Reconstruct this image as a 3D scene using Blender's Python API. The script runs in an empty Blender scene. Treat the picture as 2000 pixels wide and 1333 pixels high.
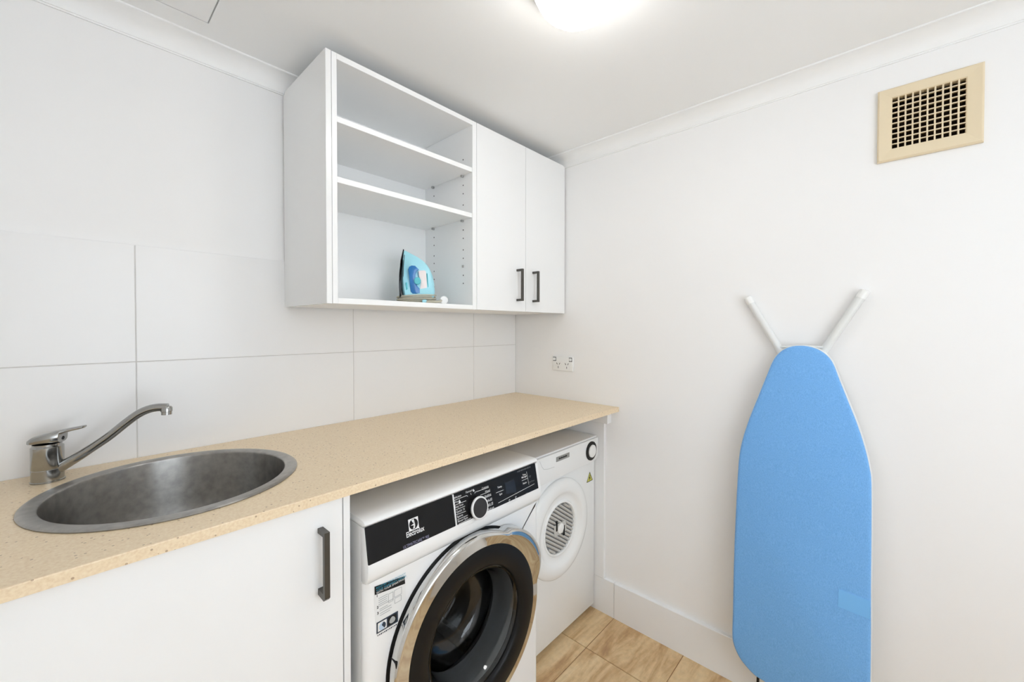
import bpy, bmesh, math, random
from math import sin, cos, pi, radians, sqrt
from mathutils import Vector, Matrix

S = bpy.context.scene
COL = S.collection
random.seed(7)

# ------------------------------------------------------------------ camera
F_PX, CXP, CYP = 798.4, 1000.0, 651.0
YAW, PITCH = radians(42.70), radians(-0.775)
CAM = Vector((-1.6271, -1.4741, 1.2799))
cd = bpy.data.cameras.new('camera'); cam = bpy.data.objects.new('camera', cd); COL.objects.link(cam)
cd.sensor_width = 36.0; cd.lens = F_PX / 2000 * 36
cd.shift_y = -(666.5 - CYP) / 2000; cd.clip_start = 0.01
cam.location = CAM; cam.rotation_euler = (pi/2 + PITCH, 0, YAW - pi/2)
S.camera = cam
FW = Vector((cos(YAW)*cos(PITCH), sin(YAW)*cos(PITCH), sin(PITCH)))
RT = Vector((sin(YAW), -cos(YAW), 0)); UP = RT.cross(FW)
def pix(u, v, ax, val):
    """photo pixel -> point on the plane where coordinate ax == val"""
    r = FW + RT*((u-CXP)/F_PX) + UP*((CYP-v)/F_PX)
    return CAM + r*((val-CAM[ax])/r[ax])

# ------------------------------------------------------------------ world, exposure
W = bpy.data.worlds.new('world'); S.world = W; W.use_nodes = True
W.node_tree.nodes['Background'].inputs[0].default_value = (0.86, 0.93, 1.0, 1)
W.node_tree.nodes['Background'].inputs[1].default_value = 2.65
S.view_settings.view_transform = 'Standard'; S.view_settings.look = 'None'
S.view_settings.gamma = 1.0; S.view_settings.use_curve_mapping = False
S.view_settings.exposure = 0.76
S.cycles.use_adaptive_sampling = True; S.cycles.adaptive_threshold = .04; S.cycles.max_bounces = 7; S.cycles.diffuse_bounces = 5; S.cycles.glossy_bounces = 3; S.cycles.transmission_bounces = 6; S.cycles.caustics_reflective = False
LAMP_STRENGTH = 10.0

# ------------------------------------------------------------------ materials
def lin(c):
    return tuple((x/12.92 if x <= .04045 else ((x+.055)/1.055)**2.4) for x in [k/255 for k in c]) + (1,)
def mat(name, rgb, rough=.5, metal=0, var=0.0, scale=6.0, bump=0.0, bscale=60.0, spec=.5, coat=0, stretch=(1,1,1), trans=0, ior=1.45):
    m = bpy.data.materials.new(name); m.use_nodes = True
    nt = m.node_tree; b = nt.nodes['Principled BSDF']
    b.inputs['Base Color'].default_value = lin(rgb)
    b.inputs['Roughness'].default_value = rough
    b.inputs['Metallic'].default_value = metal
    b.inputs['Specular IOR Level'].default_value = spec
    b.inputs['Coat Weight'].default_value = coat
    b.inputs['Transmission Weight'].default_value = trans
    b.inputs['IOR'].default_value = ior
    tc = nt.nodes.new('ShaderNodeTexCoord'); mp = nt.nodes.new('ShaderNodeMapping')
    mp.inputs['Scale'].default_value = stretch
    nt.links.new(tc.outputs['Object'], mp.inputs[0])
    if var:
        n = nt.nodes.new('ShaderNodeTexNoise'); n.inputs['Scale'].default_value = scale; n.inputs['Detail'].default_value = 5
        r = nt.nodes.new('ShaderNodeMapRange'); r.inputs[3].default_value = 1-var; r.inputs[4].default_value = 1+var
        x = nt.nodes.new('ShaderNodeMix'); x.data_type = 'RGBA'; x.blend_type = 'MULTIPLY'; x.inputs[0].default_value = 1
        x.inputs[6].default_value = lin(rgb)
        nt.links.new(mp.outputs[0], n.inputs['Vector']); nt.links.new(n.outputs[0], r.inputs[0])
        nt.links.new(r.outputs[0], x.inputs[7]); nt.links.new(x.outputs[2], b.inputs['Base Color'])
    if bump:
        n2 = nt.nodes.new('ShaderNodeTexNoise'); n2.inputs['Scale'].default_value = bscale; n2.inputs['Detail'].default_value = 3
        bp = nt.nodes.new('ShaderNodeBump'); bp.inputs['Strength'].default_value = bump; bp.inputs['Distance'].default_value = .002
        nt.links.new(mp.outputs[0], n2.inputs['Vector']); nt.links.new(n2.outputs[0], bp.inputs['Height']); nt.links.new(bp.outputs[0], b.inputs['Normal'])
    return m

M = {}
M['paint'] = mat('wall_paint', (247,246,245), .55, var=.012, scale=2.5, bump=.06, bscale=120)
M['ceiling'] = mat('ceiling_paint', (248,248,247), .7, var=.01, scale=2)
M['cornice'] = mat('cornice_paint', (248,248,247), .5, var=.008, scale=3)
M['tile'] = mat('white_wall_tile', (243,242,241), .28, var=.012, scale=3, bump=.02, bscale=14)
M['grout'] = mat('grey_grout', (214,211,208), .9, var=.05, scale=40)
M['absorber'] = mat('dark_bounce_absorber', (112,108,102), .9, var=.08, scale=12)
M['gloss'] = mat('white_gloss_laminate', (246,246,245), .14, var=.006, scale=3)
M['door'] = mat('white_satin_door', (245,245,244), .22, var=.006, scale=3)
M['inside'] = mat('white_melamine', (247,247,246), .35, var=.008, scale=5)
M['board'] = mat('white_painted_board', (243,243,243), .4, var=.012, scale=9)
M['handle'] = mat('pewter_handle', (92,90,86), .38, .75, var=.05, scale=60)
M['enamel'] = mat('white_enamel', (244,244,243), .2, var=.006, scale=4)
M['lidtop'] = mat('matt_white_laminate_top', (240,240,239), .65, var=.01, scale=30, spec=.25)
M['enamel2'] = mat('white_dryer_enamel', (243,244,243), .26, var=.008, scale=4)
M['plastic'] = mat('white_plastic', (245,245,243), .3, var=.008, scale=20)
M['glassblack'] = mat('black_gloss_panel', (20,20,21), .34, var=.08, scale=6, spec=.3)
M['display'] = mat('dark_display', (40,40,42), .2, var=.04, scale=30)
M['blackring'] = mat('black_satin_plastic', (20,20,21), .36, var=.06, scale=30, spec=.25)
M['black'] = mat('matt_black', (14,14,14), .6, var=.08, scale=30)
M['chrome'] = mat('polished_chrome', (214,214,212), .07, 1, var=.03, scale=9, bump=.015, bscale=30)
M['tapchrome'] = mat('worn_chrome', (168,168,166), .16, 1, var=.16, scale=45)
M['drum'] = mat('drum_steel', (120,120,120), .3, 1, var=.1, scale=30)
M['gasket'] = mat('grey_rubber', (132,132,132), .45, var=.06, scale=30)
M['bowlglint'] = mat('painted_glass_reflection', (176,176,176), .3, var=.06, scale=20)
M['glass'] = mat('door_glass', (200,202,202), .02, trans=1, ior=1.45)
M['print'] = mat('white_print', (232,232,232), .5, var=.02, scale=90)
M['dimprint'] = mat('dim_print', (120,120,122), .5, var=.05, scale=90)
M['blueprint'] = mat('violet_grey_print', (150,148,176), .5, var=.05, scale=90)
M['teal'] = mat('teal_print', (64,158,184), .5, var=.04, scale=90)
M['greyprint'] = mat('grey_print', (176,178,178), .6, var=.05, scale=90)
M['paper'] = mat('sticker_paper', (236,236,234), .45, var=.01, scale=60)
M['navy'] = mat('navy_print', (46,58,74), .4, var=.1, scale=60)
M['bluepic'] = mat('pale_blue_print', (190,208,226), .4, var=.08, scale=60)
M['yellow'] = mat('warning_yellow', (206,204,92), .4, var=.05, scale=60)
M['slat'] = mat('grey_white_slat', (202,201,197), .4, var=.04, scale=60)
M['badge'] = mat('grey_badge', (160,160,156), .35, .4, var=.05, scale=80)
M['cream'] = mat('cream_plastic', (233,216,184), .42, var=.035, scale=12)
M['duct'] = mat('dusty_dark_duct', (58,44,34), .9, var=.35, scale=60)
M['fabric'] = None
M['tag'] = mat('pale_blue_tag', (124,192,252), .55, var=.02, scale=40)
M['whitemetal'] = mat('white_powdercoat', (230,231,229), .35, var=.01, scale=40)
M['cyan'] = mat('pale_cyan_plastic', (172,231,244), .28, var=.02, scale=30)
M['aqua'] = mat('aqua_plastic', (96,196,206), .3, var=.03, scale=40)
M['blue'] = mat('deep_blue_tank', (26,116,186), .12, var=.12, scale=22, coat=.4)
M['sole'] = mat('dark_soleplate', (46,50,54), .3, .5, var=.1, scale=50)
M['pink'] = mat('pinkish_white_plastic', (244,232,230), .35, var=.01, scale=50)
M['cord'] = mat('beige_cord', (196,190,172), .7, var=.08, scale=120)
M['holedark'] = mat('hole_shadow', (70,68,66), .9, var=.1, scale=200)
M['pin'] = mat('clear_grey_pin', (168,168,166), .3, var=.05, scale=200)

def custom(name, build):
    m = bpy.data.materials.new(name); m.use_nodes = True
    build(m.node_tree, m.node_tree.nodes, m.node_tree.links, m.node_tree.nodes['Principled BSDF']); return m
def ramp(N, stops):
    r = N.new('ShaderNodeValToRGB'); e = r.color_ramp.elements
    e[0].position, e[0].color = stops[0]; e[1].position, e[1].color = stops[-1]
    for p, c in stops[1:-1]:
        k = e.new(p); k.color = c
    return r
def b_stone(nt, N, L, b):
    tc = N.new('ShaderNodeTexCoord'); n = N.new('ShaderNodeTexNoise'); n.inputs['Scale'].default_value = 220; n.inputs['Detail'].default_value = 3
    r = ramp(N, [(.30, lin((230,205,169))), (.5, lin((238,216,182))), (.72, lin((244,225,193)))])
    L.new(tc.outputs['Object'], n.inputs['Vector']); L.new(n.outputs[0], r.inputs[0])
    v = N.new('ShaderNodeTexVoronoi'); v.inputs['Scale'].default_value = 95; L.new(tc.outputs['Object'], v.inputs['Vector'])
    lt = N.new('ShaderNodeMath'); lt.operation = 'LESS_THAN'; lt.inputs[1].default_value = .17; L.new(v.outputs['Distance'], lt.inputs[0])
    sx = N.new('ShaderNodeSeparateColor'); L.new(v.outputs['Color'], sx.inputs[0])
    g = N.new('ShaderNodeMath'); g.operation = 'GREATER_THAN'; g.inputs[1].default_value = .5; L.new(sx.outputs[0], g.inputs[0])
    mu = N.new('ShaderNodeMath'); mu.operation = 'MULTIPLY'; L.new(lt.outputs[0], mu.inputs[0]); L.new(g.outputs[0], mu.inputs[1])
    sc = N.new('ShaderNodeMath'); sc.operation = 'MULTIPLY'; sc.inputs[1].default_value = .62; L.new(mu.outputs[0], sc.inputs[0])
    x = N.new('ShaderNodeMix'); x.data_type = 'RGBA'; x.inputs[7].default_value = lin((140,104,74))
    L.new(sc.outputs[0], x.inputs[0]); L.new(r.outputs[0], x.inputs[6]); L.new(x.outputs[2], b.inputs['Base Color'])
    b.inputs['Roughness'].default_value = .38
M['stone'] = custom('speckled_beige_stone', b_stone)
def b_trav(nt, N, L, b):
    tc = N.new('ShaderNodeTexCoord'); oi = N.new('ShaderNodeObjectInfo'); mp = N.new('ShaderNodeMapping')
    mp.inputs['Scale'].default_value = (1.3, 7.5, 1); mp.inputs['Rotation'].default_value = (0, 0, radians(6))
    ml = N.new('ShaderNodeMath'); ml.operation = 'MULTIPLY'; ml.inputs[1].default_value = 40; L.new(oi.outputs['Random'], ml.inputs[0])
    L.new(tc.outputs['Object'], mp.inputs[0])
    n = N.new('ShaderNodeTexNoise'); n.noise_dimensions = '4D'; n.inputs['Scale'].default_value = 2.0; n.inputs['Detail'].default_value = 9; n.inputs['Roughness'].default_value = .62; n.inputs['Distortion'].default_value = .7
    L.new(mp.outputs[0], n.inputs['Vector']); L.new(ml.outputs[0], n.inputs['W'])
    r = ramp(N, [(.30, lin((164,124,84))), (.42, lin((200,162,116))), (.52, lin((223,192,146))), (.62, lin((232,205,162))), (.75, lin((205,172,124)))])
    L.new(n.outputs[0], r.inputs[0])
    n2 = N.new('ShaderNodeTexNoise'); n2.inputs['Scale'].default_value = 55; n2.inputs['Detail'].default_value = 6
    L.new(tc.outputs['Object'], n2.inputs['Vector'])
    r2 = N.new('ShaderNodeMapRange'); r2.inputs[3].default_value = .82; r2.inputs[4].default_value = 1.14; L.new(n2.outputs[0], r2.inputs[0])
    x = N.new('ShaderNodeMix'); x.data_type = 'RGBA'; x.blend_type = 'MULTIPLY'; x.inputs[0].default_value = 1
    L.new(r.outputs[0], x.inputs[6]); L.new(r2.outputs[0], x.inputs[7]); L.new(x.outputs[2], b.inputs['Base Color'])
    b.inputs['Roughness'].default_value = .42
M['travertine'] = custom('travertine_look_tile', b_trav)
M['floorgrout'] = mat('brown_floor_joint', (146,106,72), .85, var=.1, scale=40)
def b_steel(nt, N, L, b):
    tc = N.new('ShaderNodeTexCoord')
    n2 = N.new('ShaderNodeTexNoise'); n2.inputs['Scale'].default_value = 60; n2.inputs['Detail'].default_value = 7; L.new(tc.outputs['Object'], n2.inputs['Vector'])
    r = ramp(N, [(.3, lin((158,156,153))), (.7, lin((180,178,174)))]); L.new(n2.outputs[0], r.inputs[0])
    L.new(r.outputs[0], b.inputs['Base Color'])
    rr = N.new('ShaderNodeMapRange'); rr.inputs[3].default_value = .30; rr.inputs[4].default_value = .40; L.new(n2.outputs[0], rr.inputs[0]); L.new(rr.outputs[0], b.inputs['Roughness'])
    b.inputs['Metallic'].default_value = 1; b.inputs['Anisotropic'].default_value = .85; b.inputs['Anisotropic Rotation'].default_value = .25
    tg = N.new('ShaderNodeTangent'); tg.direction_type = 'RADIAL'; tg.axis = 'Z'; L.new(tg.outputs[0], b.inputs['Tangent'])
M['steel'] = custom('brushed_steel', b_steel)
def b_fabric(nt, N, L, b):
    tc = N.new('ShaderNodeTexCoord')
    w1 = N.new('ShaderNodeTexNoise'); w1.inputs['Scale'].default_value = 300; w1.inputs['Detail'].default_value = 3
    mp = N.new('ShaderNodeMapping'); mp.inputs['Scale'].default_value = (1, 2.2, .8); L.new(tc.outputs['Object'], mp.inputs[0]); L.new(mp.outputs[0], w1.inputs['Vector'])
    r = ramp(N, [(.3, lin((108,170,232))), (.5, lin((120,181,243))), (.7, lin((132,192,249)))]); L.new(w1.outputs[0], r.inputs[0])
    L.new(r.outputs[0], b.inputs['Base Color']); b.inputs['Roughness'].default_value = .85
    b.inputs['Sheen Weight'].default_value = .15
    bp = N.new('ShaderNodeBump'); bp.inputs['Strength'].default_value = .25; bp.inputs['Distance'].default_value = .001
    L.new(w1.outputs[0], bp.inputs['Height']); L.new(bp.outputs[0], b.inputs['Normal'])
M['fabric'] = custom('blue_woven_cover', b_fabric)
def b_opal(nt, N, L, b):
    b.inputs['Base Color'].default_value = (.9, .9, .88, 1); b.inputs['Roughness'].default_value = .3
    b.inputs['Emission Color'].default_value = (1, .995, .985, 1); b.inputs['Emission Strength'].default_value = LAMP_STRENGTH
M['opal'] = custom('lit_opal_glass', b_opal)

# ------------------------------------------------------------------ mesh helpers
def root_loc(p):
    while p is not None and p.parent is not None: p = p.parent
    return Vector(p.location) if p is not None else Vector((0,0,0))
def obj(name, bm, m, parent=None, smooth=False, loc=None):
    me = bpy.data.meshes.new(name); bmesh.ops.recalc_face_normals(bm, faces=bm.faces)
    bm.to_mesh(me); bm.free()
    o = bpy.data.objects.new(name, me); COL.objects.link(o)
    if m is not None: me.materials.append(M[m] if isinstance(m, str) else m)
    if parent is not None:
        me.transform(Matrix.Translation(-root_loc(parent))); o.parent = parent
    elif loc is not None:
        me.transform(Matrix.Translation(-Vector(loc))); o.location = loc
    if smooth:
        for p in me.polygons: p.use_smooth = True
        try: me.set_sharp_from_angle(angle=radians(40))
        except Exception: pass
    return o
def tag(o, label, cat, group=None, kind=None):
    o['label'] = label; o['category'] = cat
    if group: o['group'] = group
    if kind: o['kind'] = kind
    return o
def thing(name, label, cat, loc, group=None):
    o = bpy.data.objects.new(name, None); COL.objects.link(o); o.location = loc
    o.empty_display_size = .05
    return tag(o, label, cat, group)
def struct(name, bm, m, smooth=False, label=None, loc=None):
    o = obj(name, bm, m, None, smooth, loc); o['kind'] = 'structure'
    if label: o['label'] = label
    return o
def box(bm, x0, x1, y0, y1, z0, z1):
    x0, x1 = sorted((x0,x1)); y0, y1 = sorted((y0,y1)); z0, z1 = sorted((z0,z1))
    v = [bm.verts.new((x,y,z)) for x in (x0,x1) for y in (y0,y1) for z in (z0,z1)]
    for f in ((0,1,3,2),(4,6,7,5),(0,4,5,1),(2,3,7,6),(0,2,6,4),(1,5,7,3)): bm.faces.new([v[i] for i in f])
    return v
def BX(*a, bev=0, seg=2):
    bm = bmesh.new(); box(bm, *a)
    if bev: bmesh.ops.bevel(bm, geom=bm.edges[:], offset=bev, segments=seg, affect='EDGES', profile=.5)
    return bm
def prism(pts, axis, a, b, bev=0, seg=2, bm=None):
    """closed polygon (2-D pts) extruded along axis (0 x,1 y,2 z) from a to b"""
    own = bm is None
    if own: bm = bmesh.new()
    def P(p, h):
        return ((h,p[0],p[1]) if axis == 0 else (p[0],h,p[1]) if axis == 1 else (p[0],p[1],h))
    A = [bm.verts.new(P(p,a)) for p in pts]; B = [bm.verts.new(P(p,b)) for p in pts]
    fs = [bm.faces.new(A), bm.faces.new(B[::-1])]; n = len(pts)
    for i in range(n): bm.faces.new((A[i], B[i], B[(i+1)%n], A[(i+1)%n]))
    if bev:
        bmesh.ops.recalc_face_normals(bm, faces=bm.faces)
        ed = [e for f in fs for e in f.edges]
        bmesh.ops.bevel(bm, geom=list(set(ed)), offset=bev, segments=seg, affect='EDGES', profile=.5)
    return bm
def lathe(prof, c, axis='z', n=64, closed=False, rmod=None, bm=None):
    """prof: (radius, height) ; axis z: centre (x,y) ; axis y: centre (x,z), height is world y"""
    if bm is None: bm = bmesh.new()
    rings = []
    for r, h in prof:
        if r < 1e-6:
            p = (c[0],c[1],h) if axis == 'z' else (c[0],h,c[1]); rings.append([bm.verts.new(p)]); continue
        ring = []
        for i in range(n):
            t = 2*pi*i/n; rr = r*(rmod(t, r) if rmod else 1)
            x, y = c[0]+rr*cos(t), c[1]+rr*sin(t)
            ring.append(bm.verts.new((x,y,h) if axis == 'z' else (x,h,y)))
        rings.append(ring)
    prs = list(zip(rings, rings[1:])) + ([(rings[-1], rings[0])] if closed else [])
    for A, B in prs:
        for i in range(n):
            j = (i+1) % n
            if len(A) == 1 and len(B) == 1: continue
            if len(A) == 1: bm.faces.new((A[0], B[i], B[j]))
            elif len(B) == 1: bm.faces.new((A[i], A[j], B[0]))
            else: bm.faces.new((A[i], A[j], B[j], B[i]))
    return bm
def tube(pts, rad, n=12, closed=False, bm=None, flat=None):
    if bm is None: bm = bmesh.new()
    pts = [Vector(p) for p in pts]; N = len(pts); rs = rad if isinstance(rad, (list,tuple)) else [rad]*N
    rings = []; prev = None
    for i, p in enumerate(pts):
        a = pts[(i-1) % N] if (closed or i > 0) else p; b = pts[(i+1) % N] if (closed or i < N-1) else p
        d = (b-a).normalized()
        if prev is None:
            u = d.cross(Vector((0,0,1)));
            if u.length < 1e-3: u = d.cross(Vector((1,0,0)))
            u.normalize()
        else:
            u = (prev - d*prev.dot(d)).normalized()
        prev = u; w = d.cross(u)
        rings.append([bm.verts.new(p + u*(rs[i]*cos(2*pi*k/n)) + w*(rs[i]*sin(2*pi*k/n))) for k in range(n)])
    for i in range(N if closed else N-1):
        A, B = rings[i], rings[(i+1) % N]
        for k in range(n): bm.faces.new((A[k], A[(k+1)%n], B[(k+1)%n], B[k]))
    if not closed:
        bm.faces.new(rings[0][::-1]); bm.faces.new(rings[-1])
    return bm
def smoothpath(P, sub=6):
    P = [Vector(p) for p in P]; out = []
    for i in range(len(P)-1):
        p0 = P[max(i-1,0)]; p1 = P[i]; p2 = P[i+1]; p3 = P[min(i+2,len(P)-1)]
        for k in range(sub):
            t = k/sub
            out.append(.5*((2*p1)+(p2-p0)*t+(2*p0-5*p1+4*p2-p3)*t*t+(3*p1-p0-3*p2+p3)*t**3))
    out.append(P[-1]); return out
def text_into(bm, s, o, rt, up, size, align='LEFT', lift=.0006, bold=0.0, shear=0, sy=1.0):
    cu = bpy.data.curves.new('t', 'FONT'); cu.body = s; cu.size = size; cu.align_x = align; cu.offset = bold; cu.shear = shear
    cu.resolution_u = 3
    t = bpy.data.objects.new('t', cu); COL.objects.link(t)
    bpy.context.view_layer.update()
    me = bpy.data.meshes.new_from_object(t.evaluated_get(bpy.context.evaluated_depsgraph_get()))
    rt = Vector(rt).normalized(); up = Vector(up).normalized(); n = rt.cross(up); o = Vector(o) + n*lift
    mx = Matrix(((rt.x,up.x*sy,n.x,o.x),(rt.y,up.y*sy,n.y,o.y),(rt.z,up.z*sy,n.z,o.z),(0,0,0,1)))
    me.transform(mx); bm.from_mesh(me)
    bpy.data.objects.remove(t); bpy.data.curves.remove(cu); bpy.data.meshes.remove(me)
def strip_into(bm, pts, w, up, n, lift=.0006):
    """thin printed line through 3-D pts lying on a face with normal n"""
    n = Vector(n).normalized()
    for a, b in zip(pts, pts[1:]):
        a, b = Vector(a)+n*lift, Vector(b)+n*lift; d = (b-a).normalized(); s = n.cross(d)*(w/2)
        bm.faces.new([bm.verts.new(p) for p in (a-s, b-s, b+s, a+s)])
def poly_into(bm, pts, n, lift=.0006):
    n = Vector(n).normalized(); bm.faces.new([bm.verts.new(Vector(p)+n*lift) for p in pts])

# ------------------------------------------------------------------ room shell
XL, YF, ZC = -1.95, -2.6, 2.097
bm = bmesh.new(); box(bm, XL-.1, .12, YF-.1, .12, -.1, -.0025)
floor = struct('floor', bm, 'floorgrout', label='tan travertine-look tiled floor')
xs = [-.0012, -.238, -.838, -1.438, XL+.001]; ys = [0.003, -.295, -.595, -.895, -1.195, -1.495, -1.795, -2.095, -2.395, YF+.001]
g = .0012
for i in range(len(xs)-1):
    for j in range(len(ys)-1):
        cx, cy = (xs[i]+xs[i+1])/2, (ys[j]+ys[j+1])/2
        obj('floor_tile', BX(xs[i+1]+g, xs[i]-g, ys[j+1]+g, ys[j]-g, -.008, 0, bev=.0012, seg=1), 'travertine', floor)
bm = bmesh.new(); box(bm, XL-.1, .12, YF-.1, .12, ZC, ZC+.1)
struct('ceiling', bm, 'ceiling', label='flat white ceiling')
bm = bmesh.new(); box(bm, XL-.1, .12, .0045, .12, -.1, ZC)
wb = struct('wall_back', bm, 'paint', label='white wall tiled above the worktop')
gb = bmesh.new(); box(gb, XL, -.0002, .0012, .005, .84, 1.4985); obj('grout', gb, 'grout', wb)
tx = [-.0015, -.3022, -.9045, -1.5065, XL+.001]
for z0, z1 in ((.8865, 1.1872), (1.1893, 1.5)):
    for a, b in zip(tx, tx[1:]):
        obj('tile', BX(b+.0011, a-.0011, 0, .0045, z0, z1, bev=.0008, seg=1), 'tile', wb)
obj('bounce_absorber', BX(-1.20, -.001, -.004, .0045, .0, .88), 'absorber', wb)  # unseen dark sheet added to cut bounced light under the worktop
# right wall with the vent opening
gy0, gy1, gz0, gz1 = -1.622, -1.470, 1.793, 1.947
bm = bmesh.new()
box(bm, 0, .12, YF-.1, gy0, -.1, ZC); box(bm, 0, .12, gy1, .0045, -.1, ZC)
box(bm, 0, .12, gy0, gy1, -.1, gz0); box(bm, 0, .12, gy0, gy1, gz1, ZC)
struct('wall_right', bm, 'paint', label='plain white painted wall with vent')
bm = bmesh.new(); box(bm, XL-.12, XL, YF-.1, .12, -.1, ZC); struct('wall_left', bm, 'paint', label='plain white wall beside the sink run')
wx0, wx1, wz0, wz1 = -1.90, -.65, .62, 2.02  # opening added behind the camera to let in fill daylight
bm = bmesh.new(); box(bm, XL-.1, wx0, YF-.12, YF, -.1, ZC); box(bm, wx1, .12, YF-.12, YF, -.1, ZC); box(bm, wx0, wx1, YF-.12, YF, wz1, ZC); box(bm, wx0, wx1, YF-.12, YF, -.1, wz0)
struct('wall_front', bm, 'paint', label='white unseen wall with an opening added for fill light')
bm = bmesh.new(); f_ = .035; wxm = (wx0+wx1)/2
for x0, x1, z0, z1 in ((wx0,wx0+f_,wz0,wz1),(wx1-f_,wx1,wz0,wz1),(wxm-f_/2,wxm+f_/2,wz0+f_,wz1-f_),(wx0+f_,wx1-f_,wz0,wz0+f_),(wx0+f_,wx1-f_,wz1-f_,wz1)): box(bm, x0, x1, YF-.08, YF-.04, z0, z1)
struct('fill_window', bm, 'whitemetal', label='white framed two-light window added for fill light')  # unseen window frame, added around the fill light opening
# cornices
def cove(w=.06, h=.052, n=8):
    p = [(0,h),(.0035,h),(.0035,h-.004)]
    for i in range(n+1):
        t = pi/2*i/n; p.append((.0055+(w-.0075)*(1-cos(t)), h-.005-(h-.0095)*sin(t)))
    return p + [(w-.002,.0035),(w,.0035),(w,0),(0,0)]
def cornice(name, fn):
    bm = bmesh.new(); P = cove()
    A = [bm.verts.new(fn(d, ZC-h, 0)) for d, h in P]; B = [bm.verts.new(fn(d, ZC-h, 1)) for d, h in P]; n = len(P)
    for i in range(n): bm.faces.new((A[i],B[i],B[(i+1)%n],A[(i+1)%n]))
    bm.faces.new(A); bm.faces.new(B[::-1])
    struct(name, bm, 'cornice', True, label='white coved cornice under the ceiling')
cornice('trim_1', lambda d, z, e: ((XL+d, .004-d, z) if e else (-d, .004-d, z)))
cornice('trim_2', lambda d, z, e: ((-d, YF+d, z) if e else (-d, .004-d, z)))
cornice('trim_3', lambda d, z, e: ((XL+d, YF+d, z) if e else (XL+d, .004-d, z)))
# skirting boards on the right wall: two lengths butted together
def skirting(name, y0, y1, lab):
    bm = prism([(0,0),(-.015,0),(-.015,.153),(-.0135,.155),(0,.1555)], 1, y0, y1)
    struct(name, bm, 'board', label=lab)
skirting('baseboard_right', -.5950, -.46, 'short white skirting piece beside the dryer')
skirting('baseboard_right', YF+.002, -.5968, 'long white skirting board under the ironing board')

# ------------------------------------------------------------------ ceiling hatch, lamp
t = thing('ceiling_hatch', 'white access hatch in the ceiling above the sink', 'hatch', (-1.593,-.353,ZC))
hx0, hx1, hy0, hy1 = -1.818, -1.368, -.578, -.1285
bm = bmesh.new(); fw_ = .030; e = .003
box(bm, hx0-fw_, hx1+fw_, hy1+e, hy1+.0125, ZC-.0028, ZC); box(bm, hx0-fw_, hx1+fw_, hy0-fw_, hy0-e, ZC-.0028, ZC)
box(bm, hx0-fw_, hx0-e, hy0-e, hy1+e, ZC-.0028, ZC); box(bm, hx1+e, hx1+fw_, hy0-e, hy1+e, ZC-.0028, ZC)
obj('frame', bm, 'ceiling', t)
obj('panel', BX(hx0, hx1, hy0, hy1, ZC-.0026, ZC, bev=.0006, seg=1), 'ceiling', t)
obj('shadow_gap', BX(hx0-.0028, hx1+.0028, hy0-.0028, hy1+.0028, ZC-.0006, ZC), 'greyprint', t)
LX, LY = -.815, -.935
t = thing('ceiling_lamp', 'lit round opal glass dome lamp on the ceiling', 'lamp', (LX,LY,ZC))
obj('base_plate', lathe([(0,ZC),(.104,ZC),(.106,ZC-.003),(.106,ZC-.028),(.1045,ZC-.030),(.1025,ZC-.028),(.1025,ZC-.012),(0,ZC-.012)], (LX,LY)), 'plastic', t, True)  # deep rim added to keep the dome's direct light off the ceiling
prof = [(.1020*cos(a), ZC-.023-.073*sin(a)) for a in [pi/2*i/10 for i in range(11)]]; prof[-1] = (0, prof[-1][1])
obj('glass_dome', lathe(prof, (LX,LY), n=40), 'opal', t, True)

# ------------------------------------------------------------------ wall vent
t = thing('wall_vent', 'cream plastic vent grille set high in the right wall', 'vent', (0,-1.546,1.867))
oy0, oy1, oz0, oz1 = -1.6505, -1.443, 1.7635, 1.9715; iy0, iy1, iz0, iz1 = -1.6200, -1.4732, 1.7958, 1.9445
def frame_ring(bm, X, a, b):
    o = [bm.verts.new((X[0],)+p) for p in ((a[0],a[2]),(a[1],a[2]),(a[1],a[3]),(a[0],a[3]))]
    i = [bm.verts.new((X[1],)+p) for p in ((b[0],b[2]),(b[1],b[2]),(b[1],b[3]),(b[0],b[3]))]
    for k in range(4): bm.faces.new((o[k],o[(k+1)%4],i[(k+1)%4],i[k]))
bm = bmesh.new(); O = (oy0,oy1,oz0,oz1); I = (iy0,iy1,iz0,iz1); O2 = (oy0+.004,oy1-.004,oz0+.004,oz1-.004)
frame_ring(bm, (-.0004,-.008), O, O); frame_ring(bm, (-.008,-.012), O, O2); frame_ring(bm, (-.012,-.009), O2, I); frame_ring(bm, (-.009,.02), I, I)
obj('frame', bm, 'cream', t)
nb = 10
for k in range(nb+1):
    y = iy0 + (iy1-iy0)*k/nb
    obj('upright_bar', BX(-.0075, .006, max(y-.0017,iy0), min(y+.0017,iy1), iz0, iz1), 'cream', t)
    z = iz0 + (iz1-iz0)*k/nb
    bm = prism([(-.0072, z-.0018),(-.0072, z+.0010),(.010, z+.0042),(.010, z+.0016)], 1, iy0, iy1) if 0 < k < nb else BX(-.0072,.008,iy0,iy1,max(z-.0017,iz0),min(z+.0017,iz1))
    obj('slat', bm, 'cream', t)
bm = bmesh.new(); d = .002
box(bm, .06, .065, gy0+d, gy1-d, gz0+d, gz1-d)
for a in ((gy0+d,gy0+2*d,gz0+d,gz1-d),(gy1-2*d,gy1-d,gz0+d,gz1-d),(gy0+d,gy1-d,gz0+d,gz0+2*d),(gy0+d,gy1-d,gz1-2*d,gz1-d)): box(bm, .022, .06, *a)
obj('duct', bm, 'duct', t)

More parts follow.
